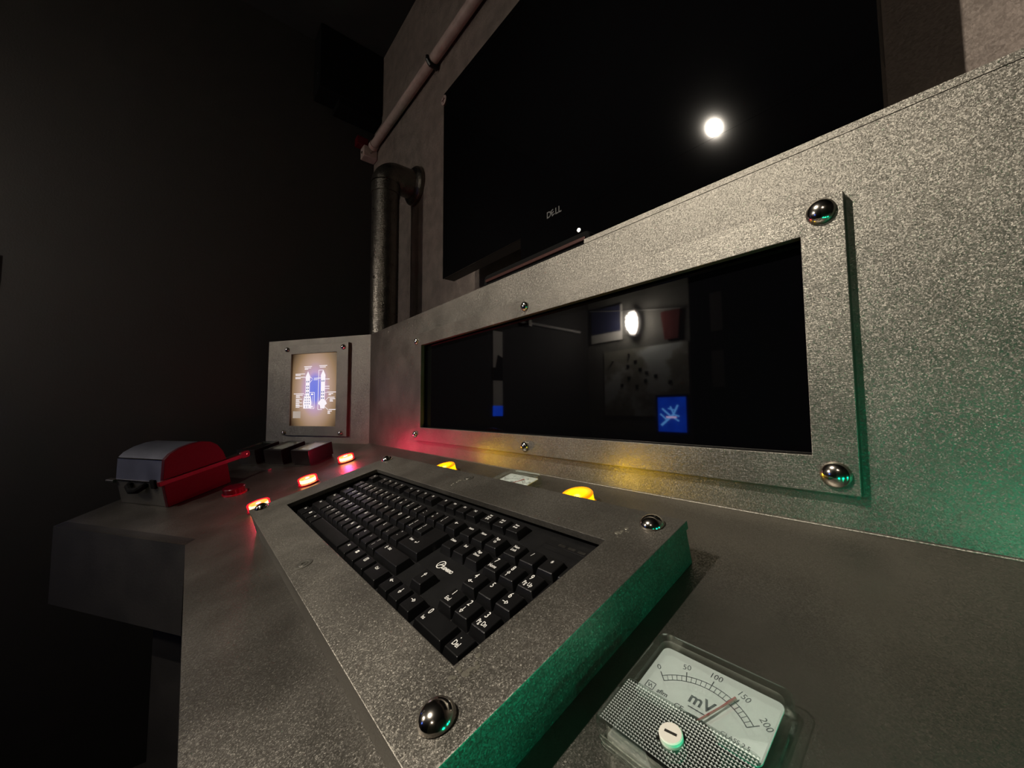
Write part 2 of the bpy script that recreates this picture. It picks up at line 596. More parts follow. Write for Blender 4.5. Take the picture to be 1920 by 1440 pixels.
pe0, pe1 = sw(36, -60), sw(-60, -60)
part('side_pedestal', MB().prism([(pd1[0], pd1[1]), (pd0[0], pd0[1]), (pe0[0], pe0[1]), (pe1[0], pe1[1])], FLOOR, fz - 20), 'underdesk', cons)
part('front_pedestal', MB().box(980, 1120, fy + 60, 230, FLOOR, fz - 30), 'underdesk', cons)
# upright panel with the opening for the long display
OX0, OX1, OZ0, OZ1 = -121.0, 513.5, 98.0, 262.5
part('upright_panel', MB().ring((-427, 1150, 30, 332), (OX0 - 8, OX1 + 8, OZ0 - 8, OZ1 + 8), PY, PY + 18, 'y'), 'silver', cons)
part('ledge_board', MB().box(-420, 1150, PY + 18.5, 402, 312, 331.5), 'silver_desk', cons)
part('ledge_strip', MB().box(296, 1150, PY + 0.6, PY + 12, 333.0, 338.5), 'silver', cons)
part('side_panel', in_frame(FP, MB().ring((-350, -0.3, 20, 332), (-262, -96, 84, 296), 0, 16, 'y')), 'silver', cons)
part('silver_bead', MB().tube([(-420, PY - 1, 46.6), (60, PY - 1, 46.8), (360, PY - 1.2, 47.0), (620, PY - 1, 47.2), (1150, PY - 1, 47.4)], 0.9, 8), 'silver', cons)


# ------------------------------------------------------------------ bolts
def dome_bolt(parent, x, y, z, r=8.6, axis='z', h=6.5, name='dome_bolt'):
    prof = [(r * 0.96, 0.0), (r, 0.5)] + [(r * math.cos(a), 0.5 + h * math.sin(a)) for a in [math.radians(k) for k in (10, 22, 34, 46, 58, 70, 80)]] + [(0, 0.5 + h)]
    key = ('bolt', r, axis, h)
    if key not in _txt:
        _txt[key] = MB().lathe(prof, n=28, axis=axis).mesh('dome_bolt')
        _txt[key].materials.append(M['chrome'])
    return obj(name, _txt[key], None, parent, (x, y, z))


def flat_screw(parent, x, y, z, r=7.0):
    s = obj('flush_screw', MB().lathe([(r, 0), (r, 0.5), (r * 0.8, 0.9), (r * 0.55, 0.4), (r * 0.5, 0.9), (r * 0.22, 0.9), (r * 0.2, 0.2), (0, 0.2)], n=24).mesh('flush_screw'), 'screwsteel', parent, (x, y, z))
    return s


# ------------------------------------------------------------------ keyboard housing (plate, box, bolts)
HT, PT = 32.0, 6.0
PX0, PX1, PV0, PV1 = -57.0, 460.0, -95.0, 117.0
WX0, WX1, WV0, WV1 = -8.5, 423.7, -55.7, 70.7
hous = thing('keyboard_housing', 'raised silver housing with domed corner bolts framing the keyboard', 'keyboard frame', FD)
part('cover_plate', MB().ring((PX0, PX1, PV0, PV1), (WX0, WX1, WV0, WV1), HT - PT, HT), 'silver', hous, bevel=0.5)
part('box_wall', MB().ring((PX0 + 1, PX1 - 1.2, PV0 + 1, PV1 - 1), (PX0 + 16, PX1 - 16, PV0 + 16, PV1 - 16), 0.0, HT - PT - 0.4), 'silver', hous, bevel=0.4)
for x, v in ((441.8, 101.5), (-40, 101.0), (-40, -81), (442, -75.5)):
    dome_bolt(hous, x, v, HT)
flat_screw(hous, 214, -81, HT, 7.5)
flat_screw(hous, 200, 104.5, HT, 6.5)
# lumps of filler where the corners were glued, part of the painted finish
for cx, cv, n_, sp in ((428, 84, 16, 9), (433, -52, 18, 11), (195, 92, 10, 10)):
    mb = MB()
    for k in range(n_):
        a, rr = random.uniform(0, 6.28), random.uniform(0, sp)
        r0 = random.uniform(0.4, 1.9)
        mb.lathe([(r0, -0.1), (r0 * 0.8, 0.25), (0, 0.4)], (cx + rr * math.cos(a) * 0.6, cv + rr * math.sin(a), HT), n=8)
    g = part('glue_spatter', mb, 'glue', hous)
    g['kind'] = 'stuff'

# ------------------------------------------------------------------ keyboard
UU = 19.05
kb = thing('computer_keyboard', 'black full-size computer keyboard with white legends, set into the silver housing', 'keyboard', FK)
part('case', MB().box(-6, 434, -30, 128, -19, -6.3), 'kbody', kb, bevel=1.5)
slot = part('indicator_strip', MB().box(372, 414, 106.0, 111.5, -6.4, -5.9), 'black', kb, bevel=0.3)
for k in range(3):
    part('indicator_window', MB().box(385 + k * 9.5, 392 + k * 9.5, 107.4, 110.0, -5.9, -5.75), 'glassblack', slot)
part('case_badge_line', strokes([(372, 101, 414, 101, 0.5), (372, 101, 372, 104, 0.5), (414, 101, 414, 104, 0.5)], 0.5, h=-6.2), 'black', kb)


def key_poly(base, top, h=6.9, zt=0.0):
    n = len(base)
    mb = MB()
    vs = [(x, y, zt - h) for x, y in base] + [(x, y, zt) for x, y in top]
    fs = [tuple(range(n))[::-1], tuple(range(n, 2 * n))] + [(i, (i + 1) % n, n + (i + 1) % n, n + i) for i in range(n)]
    return mb.add(vs, fs)


_keymesh = {}


def key_shape(w, frow=False):
    """keycap w units wide; local origin = front-right corner of its top"""
    k = (w, frow)
    if k in _keymesh:
        return _keymesh[k]
    x1 = 2.4
    x0 = -w * UU + 3.2
    if frow:
        base = [(x0, -1.6), (x1, -1.6), (x1, 15.5), (x0, 15.5)]
        top = [(x0 + 2.4, 0), (0, 0), (0, 11.2), (x0 + 2.4, 11.2)]
        mb = key_poly(base, top, 6.7)
    else:
        base = [(x0, -3.6), (x1, -3.6), (x1, 14.65), (x0, 14.65)]
        top = [(x0 + 2.4, 0), (0, 0), (0, 12.9), (x0 + 2.4, 12.9)]
        mb = key_poly(base, top)
    _keymesh[k] = mb.mesh('keycap', bevel=0.7, seg=3, angle=80)
    _keymesh[k].materials.append(M['key'])
    return _keymesh[k]


def arrow(direction):
    """hollow-headed arrow, about 5 mm long"""
    segs = [(-2.4, 0, 0.6, 0), (0.6, 1.3, 2.6, 0), (2.6, 0, 0.6, -1.3), (0.6, -1.3, 0.6, 1.3)]
    c, s = math.cos(direction), math.sin(direction)
    return [(a * c - b * s, a * s + b * c, x * c - y * s, x * s + y * c) for a, b, x, y in segs]


ARR = {'R': 0, 'U': math.pi / 2, 'L': math.pi, 'D': -math.pi / 2}


def add_key(u1, row, w, legs, frow=False, mesh=None):
    """u1 = right edge in units, row = row in units; legs = list of (text | >R, dx, dy, height) from the top's centre"""
    y = row * UU
    o = obj('keycap', mesh or key_shape(w, frow), None, kb, (u1 * UU, y, 0))
    wn = o.modifiers.new('crisp_edges', 'WEIGHTED_NORMAL')
    wn.weight = 80
    cx, cy = -(w * UU - 5.6) / 2, 6.4
    for s, dx, dy, hh in legs:
        if s.startswith('>'):
            me = strokes(arrow(ARR[s[1]]), 0.5).mesh('legend', smooth=False)
            l = obj('legend', me, 'ink', o, (cx + dx, cy + dy, 0.06))
        else:
            lettering('legend', s, hh, 'ink', o, cx + dx, cy + dy, 0.06, bold=0.05, squeeze=0.82)
    return o


def L1(c):      # letter
    return [(c, -2.6, 2.6, 4.2)]


def L2(a, b):   # shifted and plain
    return [(a, -2.8, 3.4, 3.4), (b, -2.8, -2.2, 3.4)]


# row 4: number row, one-unit backspace
r4 = [('~', '`'), ('!', '1'), ('@', '2'), ('#', '3'), ('$', '4'), ('%', '5'), ('^', '6'), ('&', '7'), ('*', '8'), ('(', '9'), (')', '0'), ('_', '-'), ('+', '='), ('|', '\\')]
for k, (a, b) in enumerate(r4):
    add_key(k + 1, 4, 1, L2(a, b))
add_key(15, 4, 1, [('>L', -1, 2, 3)])
# row 3
add_key(1.5, 3, 1.5, [('Tab', -5, 2.5, 2.6)])
for k, c in enumerate('QWERTYUIOP'):
    add_key(2.5 + k, 3, 1, L1(c))
add_key(12.5, 3, 1, L2('{', '['))
add_key(13.5, 3, 1, L2('}', ']'))
# row 2
add_key(1.75, 2, 1.75, [('Caps', -6, 2.5, 2.6)])
for k, c in enumerate('ASDFGHJKL'):
    add_key(2.75 + k, 2, 1, L1(c))
add_key(11.75, 2, 1, L2(':', ';'))
add_key(12.75, 2, 1, L2('"', "'"))
# the L-shaped enter key
xr, xl3, xl2 = 2.4, -1.5 * UU + 3.2, -2.25 * UU + 3.2
eb = [(xl2, -3.6), (xr, -3.6), (xr, UU + 14.65), (xl3, UU + 14.65), (xl3, 14.65 + 0.3), (xl2, 14.65 + 0.3)]
et = [(xl2 + 2.4, 0), (0, 0), (0, UU + 12.9), (xl3 + 2.4, UU + 12.9), (xl3 + 2.4, 13.2), (xl2 + 2.4, 13.2)]
em = key_poly(eb, et).mesh('keycap', bevel=0.7, seg=3, angle=80)
em.materials.append(M['key'])
ek = add_key(15, 2, 2.25, [('Enter', -9, 3.0, 2.7)], mesh=em)
obj('legend', strokes([(4.5, 2.4, 4.5, 0), (4.5, 0, 0.8, 0), (0.8, 0, 2.0, 1.0), (0.8, 0, 2.0, -1.0)], 0.5).mesh('legend', smooth=False), 'ink', ek, (-20.5, 8.6, 0.06))
# row 1
add_key(2.25, 1, 2.25, [('Shift', -10, 2.5, 2.6)])
for k, c in enumerate('ZXCVBNM'):
    add_key(3.25 + k, 1, 1, L1(c))
add_key(10.25, 1, 1, L2('<', ','))
add_key(11.25, 1, 1, [('\u203a', -2.8, 3.4, 3.4), ('.', -2.8, -2.2, 2.9)])
add_key(12.25, 1, 1, L2('?', '/'))
sk = add_key(15, 1, 2.75, [('Shift', -10.5, 2.8, 2.7)])
obj('legend', strokes([(0, -1.6, 0, 0.2), (1.0, -1.6, 1.0, 0.2), (0, -1.6, 1.0, -1.6), (0.5, 1.9, -0.9, 0.2), (0.5, 1.9, 1.9, 0.2), (-0.9, 0.2, 1.9, 0.2)], 0.4).mesh('legend', smooth=False), 'ink', sk, (-41.2, 9.0, 0.06))
# row 0
add_key(1.5, 0, 1.5, [('Ctrl', -4.5, 2.5, 2.7)])
wk = add_key(2.75, 0, 1.25, [])
add_key(4.0, 0, 1.25, [('Alt', -3, 2.5, 2.7)])
add_key(9.75, 0, 5.75, [])
add_key(11.0, 0, 1.25, [('Alt', -2.5, 2.2, 2.7)])
wk2 = add_key(12.25, 0, 1.25, [])
mk = add_key(13.5, 0, 1.25, [])
for w_ in (wk, wk2):
    obj('legend', strokes([(-1.9, 0.95, -0.15, 0.95), (0.15, 0.95, 1.9, 0.95), (-1.9, -0.95, -0.15, -0.95), (0.15, -0.95, 1.9, -0.95)], 1.6).mesh('legend', smooth=False), 'ink', w_, (-11.5, 8.8, 0.06))
obj('legend', strokes([(-1.8, -2, 1.8, -2), (1.8, -2, 1.8, 2), (1.8, 2, -1.8, 2), (-1.8, 2, -1.8, -2), (-1.2, 1, 1.2, 1), (-1.2, 0, 1.2, 0), (-1.2, -1, 1.2, -1)], 0.4).mesh('legend', smooth=False), 'ink', mk, (-11.5, 8.6, 0.06))
add_key(15, 0, 1.5, [('Ctrl', -3.5, 2.4, 2.8)])
# function row
add_key(1, 5.2, 1, [('Esc', -1, 1.5, 2.4)], True)
for g, u0 in ((0, 2), (4, 6.5), (8, 11)):
    for k in range(4):
        add_key(u0 + k + 1, 5.2, 1, [('F%d' % (g + k + 1), -1.2, 1.6, 2.5)], True)
for k, ls in enumerate(([('Print', 2.9), ('Screen', 0.3), ('SysRq', -2.3)], [('Scroll', 2.0), ('Lock', -0.8)], [('Pause', 2.0), ('Break', -0.8)])):
    add_key(16.25 + k, 5.2, 1, [(s, -0.8, dy, 1.9) for s, dy in ls], True)
# navigation block
for k, ls in enumerate(([('Insert', 2.6)], [('Home', 2.6)], [('Page', 3.4), ('Up', -0.2)])):
    add_key(16.25 + k, 4, 1, [(s, -0.8, dy, 2.5) for s, dy in ls])
for k, ls in enumerate(([('Delete', 2.6)], [('End', 2.6)], [('Page', 3.4), ('Down', -0.2)])):
    add_key(16.25 + k, 3, 1, [(s, -0.8, dy, 2.5) for s, dy in ls])
add_key(17.25, 1, 1, [('>U', -0.6, 1.2, 3)])
add_key(16.25, 0, 1, [('>L', -1.2, 2.4, 3)])
add_key(17.25, 0, 1, [('>D', -0.6, 1.2, 3)])
add_key(18.25, 0, 1, [('>R', -1.0, 1.6, 3)])
# number pad
add_key(19.5, 4, 1, [('Num', -0.8, 3.0, 2.6), ('Lock', -0.8, -0.6, 2.6)])
add_key(20.5, 4, 1, [('/', -1.4, 2.0, 3.6)])
add_key(21.5, 4, 1, [('*', -1.0, 1.6, 4.6)])
add_key(19.5, 3, 1, [('7', -2.6, 3.2, 4.6), ('Home', -0.8, -2.6, 3.0)])
add_key(20.5, 3, 1, [('8', -2.6, 3.2, 4.6), ('>U', -2.6, -2.4, 3)])
add_key(21.5, 3, 1, [('9', -2.6, 3.2, 4.6), ('Pg Up', -0.6, -2.6, 3.2)])
add_key(19.5, 2, 1, [('4', -2.6, 3.2, 4.6), ('>L', -2.2, -2.4, 3)])
add_key(20.5, 2, 1, [('5', -2.6, 3.2, 4.6)])
add_key(21.5, 2, 1, [('6', -2.6, 3.2, 4.6), ('>R', -1.8, -2.4, 3)])
add_key(19.5, 1, 1, [('1', -2.6, 3.2, 4.6), ('End', -2.2, -2.6, 3.2)])
add_key(20.5, 1, 1, [('2', -2.6, 3.2, 4.6), ('>D', -2.6, -2.6, 3)])
add_key(21.5, 1, 1, [('3', -2.6, 3.2, 4.6), ('Pg Dn', -0.6, -2.6, 3.2)])
add_key(20.5, 0, 2, [('0', -11.5, 3.2, 4.6), ('Ins', -11.5, -2.4, 2.7)])
add_key(21.5, 0, 1, [('.', -2.4, 4.2, 4.6), ('Del', -1.6, -1.6, 3.7)])
add_key(22.5, 4, 1, [('-', -2.0, 2.0, 3.6)])
nk = key_poly([(-1 * UU + 3.2, -3.6), (2.4, -3.6), (2.4, UU + 14.65), (-1 * UU + 3.2, UU + 14.65)], [(-1 * UU + 5.6, 0), (0, 0), (0, UU + 12.9), (-1 * UU + 5.6, UU + 12.9)]).mesh('keycap', bevel=0.7, seg=3, angle=80)
nk.materials.append(M['key'])
add_key(22.5, 2, 1, [('+', -2.0, 2.0, 3.6)], mesh=nk)
add_key(22.5, 0, 1, [('Enter', -1.0, 2.0, 2.4)], mesh=nk)
# maker's badge printed on the case
bd = []
for k in range(28):
    a, b = 2 * math.pi * k / 28, 2 * math.pi * (k + 1) / 28
    bd.append((3.9 * math.cos(a), 3.9 * math.sin(a), 3.9 * math.cos(b), 3.9 * math.sin(b), 0.8))
bd += [(-2.2, -3.0, 1.9, 3.2, 0.7), (-1.6, -0.6, 3.2, 0.6, 0.9)]
obj('badge_emblem', strokes(bd, 0.7).mesh('badge_emblem', smooth=False), 'ink', kb, (312.5, 45.0, -6.2))
lettering('badge_lettering', 'GEMBIRD', 2.9, 'ink', kb, 324.0, 43.6, -6.2, bold=0.12, squeeze=0.92)


# ------------------------------------------------------------------ long dark display in the upright panel
disp = thing('display_screen', 'wide dark glossy display behind a bolted silver frame on the upright panel', 'screen', FW)
TH = 7.5
part('bezel_frame', MB().ring((-150, 540, 72, 287.3), (OX0, OX1, OZ0, OZ1), PY - TH, PY, 'y'), 'silver_brushed', disp, bevel=0.5)
part('screen_glass', MB().box(OX0 - 7, OX1 + 7, PY + 4, PY + 10, OZ0 - 7, OZ1 + 7), 'glassblack', disp)
for x, z, r in ((526.8, 277, 9.3), (526.8, 85.5, 9.3), (196, 275.5, 6.8), (194, 82.5, 6.8), (-140, 272.5, 6.6), (-142, 83.5, 6.6)):
    dome_bolt(disp, x, PY - TH, z, r, 'y', 6.0 if r > 8 else 5.0)

# ------------------------------------------------------------------ small lit blueprint screen on the wing
FScr = FP @ Matrix.Translation((-0.1785, 0, 0.190))
scr = thing('blueprint_screen', 'small upright lit screen with white rocket blueprint in bolted silver frame', 'screen', FScr)
part('bezel_frame', MB().ring((-102, 114, -126, 124), (-79, 77, -100, 100), -8, 0, 'y'), 'silver', scr, bevel=0.6)
dsp = part('display', MB().box(-80.5, 78.5, -2, 2, -101.5, 101.5), 'blueprint', scr)
for x, z in ((-93, 113.5), (98, 111.5), (-97, -118), (95, -117.5)):
    dome_bolt(scr, x, -8, z, 6.8, 'y', 6.0)


def rocket(x0, w, z0, z1, shroud):
    """white rocket profile with dark stage windows"""
    h = z1 - z0
    poly = [(-w * 0.75, 0), (-w * 0.9, 0.10 * h), (-w * 0.55, 0.13 * h), (-w * 0.5, 0.72 * h), (-w * 0.56, 0.86 * h), (0, h), (w * 0.56, 0.86 * h), (w * 0.5, 0.72 * h), (w * 0.55, 0.13 * h), (w * 0.9, 0.10 * h), (w * 0.75, 0)]
    if shroud:
        poly = [(-w * 0.95, 0), (-w * 1.05, 0.16 * h), (-w * 0.8, 0.32 * h), (-w * 0.5, 0.38 * h)] + poly[3:8] + [(w * 0.5, 0.38 * h), (w * 0.8, 0.32 * h), (w * 1.05, 0.16 * h), (w * 0.95, 0)]
    else:
        poly = [(-w * 0.5, 0), (-w * 0.6, 0.08 * h), (-w * 1.05, 0.12 * h), (-w * 0.9, 0.17 * h), (-w * 0.5, 0.22 * h)] + poly[3:8] + [(w * 0.5, 0.22 * h), (w * 0.9, 0.17 * h), (w * 1.05, 0.12 * h), (w * 0.6, 0.08 * h), (w * 0.5, 0)]
    return MB().add([(x0 + a, -2.3, z0 + b) for a, b in poly], [tuple(range(len(poly)))])


part('rocket_drawing', rocket(-24, 14, -52, 51, True), 'screenwhite', dsp, smooth=False)
part('rocket_drawing', rocket(28, 14, -52, 54, False), 'screenwhite', dsp, smooth=False)
wins = []
for x0 in (-24, 28):
    for z in ((22, 9, 1, -8) if x0 < 0 else (23, -7, -15, -24)):
        for s in (-3, 3):
            wins.append((x0 + s - 1.7, z, x0 + s + 1.7, z, 4.2))
for z in (-17, -25, -32, -39):
    for s in (-7, 0, 7):
        wins.append((-24 + s - 1.4, z, -24 + s + 1.4, z, 3.2))
for s in (-5, 3):
    wins.append((-24 + s, -50, -24 + s, -44, 1.6))
part('rocket_windows', strokes(wins, 3, 'xz', -2.6), 'screendark', dsp, smooth=False)['kind'] = 'stuff'
call = []
def textblock(x, z, w, n, step=3.2, lw=1.8):
    for k in range(n):
        ww = w * (1.0, 0.55, 0.62, 0.5, 0.6)[k % 5]
        call.append((x, z - k * step, x + ww, z - k * step, lw))
textblock(-38, 64, 27, 1); textblock(-36, 60, 22, 2); textblock(14, 65, 27, 1); textblock(16, 61, 20, 1)
textblock(-68, 44, 34, 2); textblock(-68, 35, 34, 2); textblock(-3, 31, 26, 1); textblock(-4, 27, 14, 1)
for z in (28, 8, 2):
    call.append((34, z, 50, z, 1.8))
textblock(44, -8, 30, 1); textblock(48, -12, 15, 2); textblock(48, -22, 20, 1); textblock(52, -26, 18, 3)
textblock(50, -55, 25, 1); textblock(46, -59, 14, 3)
textblock(-72, -11, 36, 1); textblock(-64, -15, 24, 3); textblock(-64, -26, 22, 3); textblock(-64, -36, 22, 3); textblock(-64, -45, 24, 2)
call += [(-35, 35, -28, 30, 1.2), (-18, 36, -8, 30, 1.2), (-18, 18, -8, 28, 1.2), (13, 53, 13, -55, 1.6), (13, 53, 27, 53, 1.4), (13, -55, 27, -55, 1.4),
         (-18, -8, 0, -8, 1.4), (0, -8, 0, -52, 1.4), (-14, -52, 0, -52, 1.4), (-36, -12, -28, -18, 1.2), (35, -10, 44, -8, 1.2), (36, -32, 48, -22, 1.2), (34, -46, 48, -56, 1.2),
         (-6, -18, -6, -44, 1.0), (-12, -13, -4, -13, 4.0), (-14, -47, -4, -47, 4.0)]
part('callout_lines', strokes(call, 1.8, 'xz', -2.4), 'screenwhite', dsp, smooth=False)['kind'] = 'stuff'
part('title_block', strokes([(-73, -69, -46, -69, 19)], 1, 'xz', -2.4), 'screengrey', dsp, smooth=False)


# ------------------------------------------------------------------ indicator lamps
def indicator(name, label, group, lens, rim, x, v, F, r=18.5, h=9.0, light=None, power=0.0, core=None):
    t = thing(name, label, 'indicator light', at(F, x, v, 0), group)
    part('bezel', MB().lathe([(r, 0), (r, 2.2), (r * 0.95, 2.8), (r * 0.9, 2.8), (0, 2.8)], n=36), rim, t)
    lp = part('lens', MB().lathe([(r * 0.9, 2.8), (r * 0.9, h - 1.6), (r * 0.84, h - 0.4), (r * 0.7, h), (0, h + 0.4)], n=36), lens, t)
    if core:
        # the lit core seen through the red lens
        cr_ = part('glow_core', MB().lathe([(r * 0.70, 4.2), (r * 0.74, 4.6), (r * 0.74, h - 3.2)], n=36), core, lp)
        part('glow_disc', MB().lathe([(r * 0.74, h - 2.8), (r * 0.70, h - 1.4), (0, h - 1.0)], n=36), 'redglow', lp)
    if lens == 'yellens':
        part('amber_ring', MB().lathe([(r * 0.80, h - 0.1), (r * 0.905, h - 1.9), (r * 0.92, h - 1.7), (r * 0.86, h - 0.2), (r * 0.80, h + 0.3)], n=36), 'amberring', lp)
    if light and power:
        ld = bpy.data.lights.new(name + '_light', 'POINT')
        ld.color = light
        ld.energy = power
        ld.shadow_soft_size = 0.004
        lo = bpy.data.objects.new(name + '_light', ld)
        COL.objects.link(lo)
        lo.matrix_world = at(F, x, v, h + 6)
    return t


RG, YG, GG = 'lit red indicator lights beside the keyboard housing', 'lit yellow indicator lights behind the keyboard housing', 'lit green indicator lights at the right of the desk'
indicator('indicator_light', 'lit red round indicator nearest the upright panel corner', RG, 'redlens', 'redrim', -303, 107, FD, h=14.0, core='redcore', light=(1, 0.015, 0.10), power=0.48)
indicator('indicator_light', 'lit red round indicator between the other two lit red ones', RG, 'redlens', 'redrim', -226, 12, FD, h=14.0, core='redcore', light=(1, 0.015, 0.10), power=0.24)
indicator('indicator_light', 'lit red round indicator half hidden by the housing corner bolt', RG, 'redlens', 'redrim', -172, -75, FD, h=14.0, core='redcore', light=(1, 0.015, 0.10), power=0.24)
indicator('indicator_light', 'lit yellow indicator left of the small meter behind the keyboard', YG, 'yellens', 'yellowrim', 56, 150, FD, h=14.0, light=(1, 0.62, 0.02), power=0.11)
indicator('indicator_light', 'lit yellow indicator right of the small meter behind the keyboard', YG, 'yellens', 'yellowrim', 325, 151, FD, h=14.0, light=(1, 0.62, 0.02), power=0.11)
for nm, x, v in (('back', 715, 118), ('middle', 655, 20), ('front', 592, -78)):
    indicator('indicator_light', {'back': 'lit green round indicator at far right by the upright panel', 'middle': 'lit green round indicator in the middle of three at far right', 'front': 'lit green round indicator nearest the desk front at far right'}[nm],
              GG, 'grnlens', 'greenrim', x, v, FD, light=(0.0, 0.80, 0.40), power={'back': 0.30, 'middle': 0.32, 'front': 0.24}[nm])
indicator('indicator_light', 'unlit dark red round indicator beside the red-ended metal box', None, 'redlens_off', 'redrim', -64, -312, FS, r=20, h=13)


# ------------------------------------------------------------------ panel meters
def rounded(x0, x1, y0, y1, r, n=5):
    p = []
    for cx, cy, a0 in ((x1 - r, y0 + r, -90), (x1 - r, y1 - r, 0), (x0 + r, y1 - r, 90), (x0 + r, y0 + r, 180)):
        for k in range(n + 1):
            a = math.radians(a0 + 90 * k / n)
            p.append((cx + r * math.cos(a), cy + r * math.sin(a)))
    return p


def panel_meter(label, x, v, F, detail=True):
    """clear acrylic moving-coil meter, 61 x 62 mm, local origin at the centre of its base"""
    t = thing('panel_meter', label, 'meter', at(F, x, v, 0), 'clear acrylic dial meters')
    a, b = 30.5, 31.0
    hh = 13.0
    # open-bottomed clear cover: outer and inner shell
    out0, out1 = rounded(-a, a, -b, b, 5), rounded(-a + 1.2, a - 1.2, -b + 1.2, b - 1.2, 5)
    in0, in1 = rounded(-a + 2, a - 2, -b + 2, b - 2, 4), rounded(-a + 3, a - 3, -b + 3, b - 3, 4)
    n = len(out0)
    vs = [(p[0], p[1], 0) for p in out0] + [(p[0], p[1], hh - 1.2) for p in out0] + [(p[0], p[1], hh) for p in out1] + \
         [(p[0], p[1], 0) for p in in0] + [(p[0], p[1], hh - 2.2) for p in in1]
    fs = []
    for k in range(n):
        j = (k + 1) % n
        fs += [(k, j, n + j, n + k), (n + k, n + j, 2 * n + j, 2 * n + k), (3 * n + k, 4 * n + k, 4 * n + j, 3 * n + j), (k, 3 * n + k, 3 * n + j, j)]
    fs += [tuple(range(2 * n, 3 * n)), tuple(range(4 * n, 5 * n))[::-1]]
    part('clear_cover', MB().add(vs, fs), 'acrylic', t)
    # steps moulded along the front side
    for z in (3.2, 6.6):
        part('moulded_rib', MB().box(-a + 4, a - 4, -b - 1.0, -b + 0.1, z, z + 1.6), 'acrylic', t, bevel=0.4)
    dial = part('dial_plate', MB().prism(rounded(-27.0, 27.0, -4.5, 27.0, 3), 6.6, 7.2), 'paper', t)
    part('base_block', MB().box(-27, 27, -27.5, -4, 0.3, 4.0), 'meterbase', t, bevel=1)
    part('movement_housing', MB().lathe([(14.5, 4.0), (14.5, 7.6), (0, 7.6)], (1, -14, 0), n=28), 'black', t)
    part('lower_window', MB().prism(rounded(-28.6, 28.6, -28.8, -4.0, 3), hh, hh + 0.25), 'acrylic', t)
    pr_ = MB()
    g = 1.3
    for i in range(43):
        for k in range(18):
            x0, y0 = -27.95 + i * g, -28.0 + k * g
            if (x0 + g / 2) ** 2 + (y0 + g / 2 + 17.5) ** 2 < 5.2 ** 2:
                continue
            b0, b1 = hh + 0.26, hh + 0.26 + 0.40
            pr_.add([(x0, y0, b0), (x0 + g, y0, b0), (x0 + g, y0 + g, b0), (x0, y0 + g, b0), (x0 + g / 2, y0 + g / 2, b1)], [(0, 1, 4), (1, 2, 4), (2, 3, 4), (3, 0, 4)])
    o = part('prism_pattern', pr_, 'prism', t, smooth=False)
    o['kind'] = 'stuff'
    zs = part('zero_screw', MB().lathe([(4.6, hh - 0.4), (4.6, hh + 2.0), (4.2, hh + 2.4), (0, hh + 2.4)], (0, -17.5, 0), n=24), 'whiteplastic', t)
    o = part('slot', strokes([(-2.4, -17.9, 2.4, -17.1, 1.1)], 1, h=hh + 2.45), 'steel', zs, smooth=False)
    # scale: arc pivot below, 0..200 over +-42 degrees
    px, py, R0, R1 = 0.0, -9.8, 25.5, 28.3
    zt = 7.28
    def pol(rr, val):
        an = math.radians(90 + 45 - 90 * val / 200.0)
        return px + rr * math.cos(an), py + rr * math.sin(an)
    seg = []
    for k in range(40):
        for rr in (R0, R1):
            seg.append((*pol(rr, k * 5), *pol(rr, k * 5 + 5), 0.42))
    for k in range(0, 21):
        seg.append((*pol(R0, k * 10), *pol(R1 + (2.4 if k % 5 == 0 else 0), k * 10), 0.42 if k % 5 == 0 else 0.26))
    part('scale_marks', strokes(seg, 0.3, h=zt), 'inkdark', dial, smooth=False)
    for val in (0, 50, 100, 150, 200):
        qx, qy = pol(R1 + 5.0, val)
        lettering('scale_number', str(val), 3.0, 'inkdark', dial, qx, qy, zt, rot=math.radians(45 - 90 * val / 200.0) * 0.9, squeeze=0.95)
    lettering('unit_lettering', 'mV', 5.6, 'inkdark', dial, 0.0, 7.6, zt, bold=0.18)
    part('unit_underline', strokes([(-4.0, 3.2, 3.4, 3.2, 0.55)], 0.5, h=zt), 'inkdark', dial, smooth=False)
    lettering('maker_lettering', 'sfim', 2.3, 'inkdark', dial, -15.6, 2.0, zt, bold=0.1)
    part('maker_emblem', strokes([(-24, 0.8, -20, 0.8), (-20, 0.8, -20, 4.4), (-20, 4.4, -24, 4.4), (-24, 4.4, -24, 0.8), (-23.2, 3.6, -22.4, 1.6), (-22.4, 1.6, -21.8, 3.4), (-21.8, 3.4, -20.8, 1.6)], 0.4, h=zt), 'inkdark', dial, smooth=False)
    lettering('mark_lettering', 'CE', 2.4, 'inkdark', dial, -7.0, 0.2, zt, bold=0.05)
    lettering('class_lettering', 'CLASS 2.5', 1.9, 'inkdark', dial, 16.5, 0.2, zt)
    nx, ny = pol(R1 + 1.0, 148)
    part('needle', MB().tube([(px + (nx - px) * 0.25, py + (ny - py) * 0.25, 9.2), (px + (nx - px) * 0.72, py + (ny - py) * 0.72, 8.6), (nx, ny, 8.4)], [0.55, 0.45, 0.7], 6), 'needle', t)
    return t


panel_meter('clear acrylic mV dial meter lying large in the near foreground', 510.5, 7.0, FD)
panel_meter('clear dial meter behind the keyboard housing between the two yellow lights', 214, 149.5, FD)


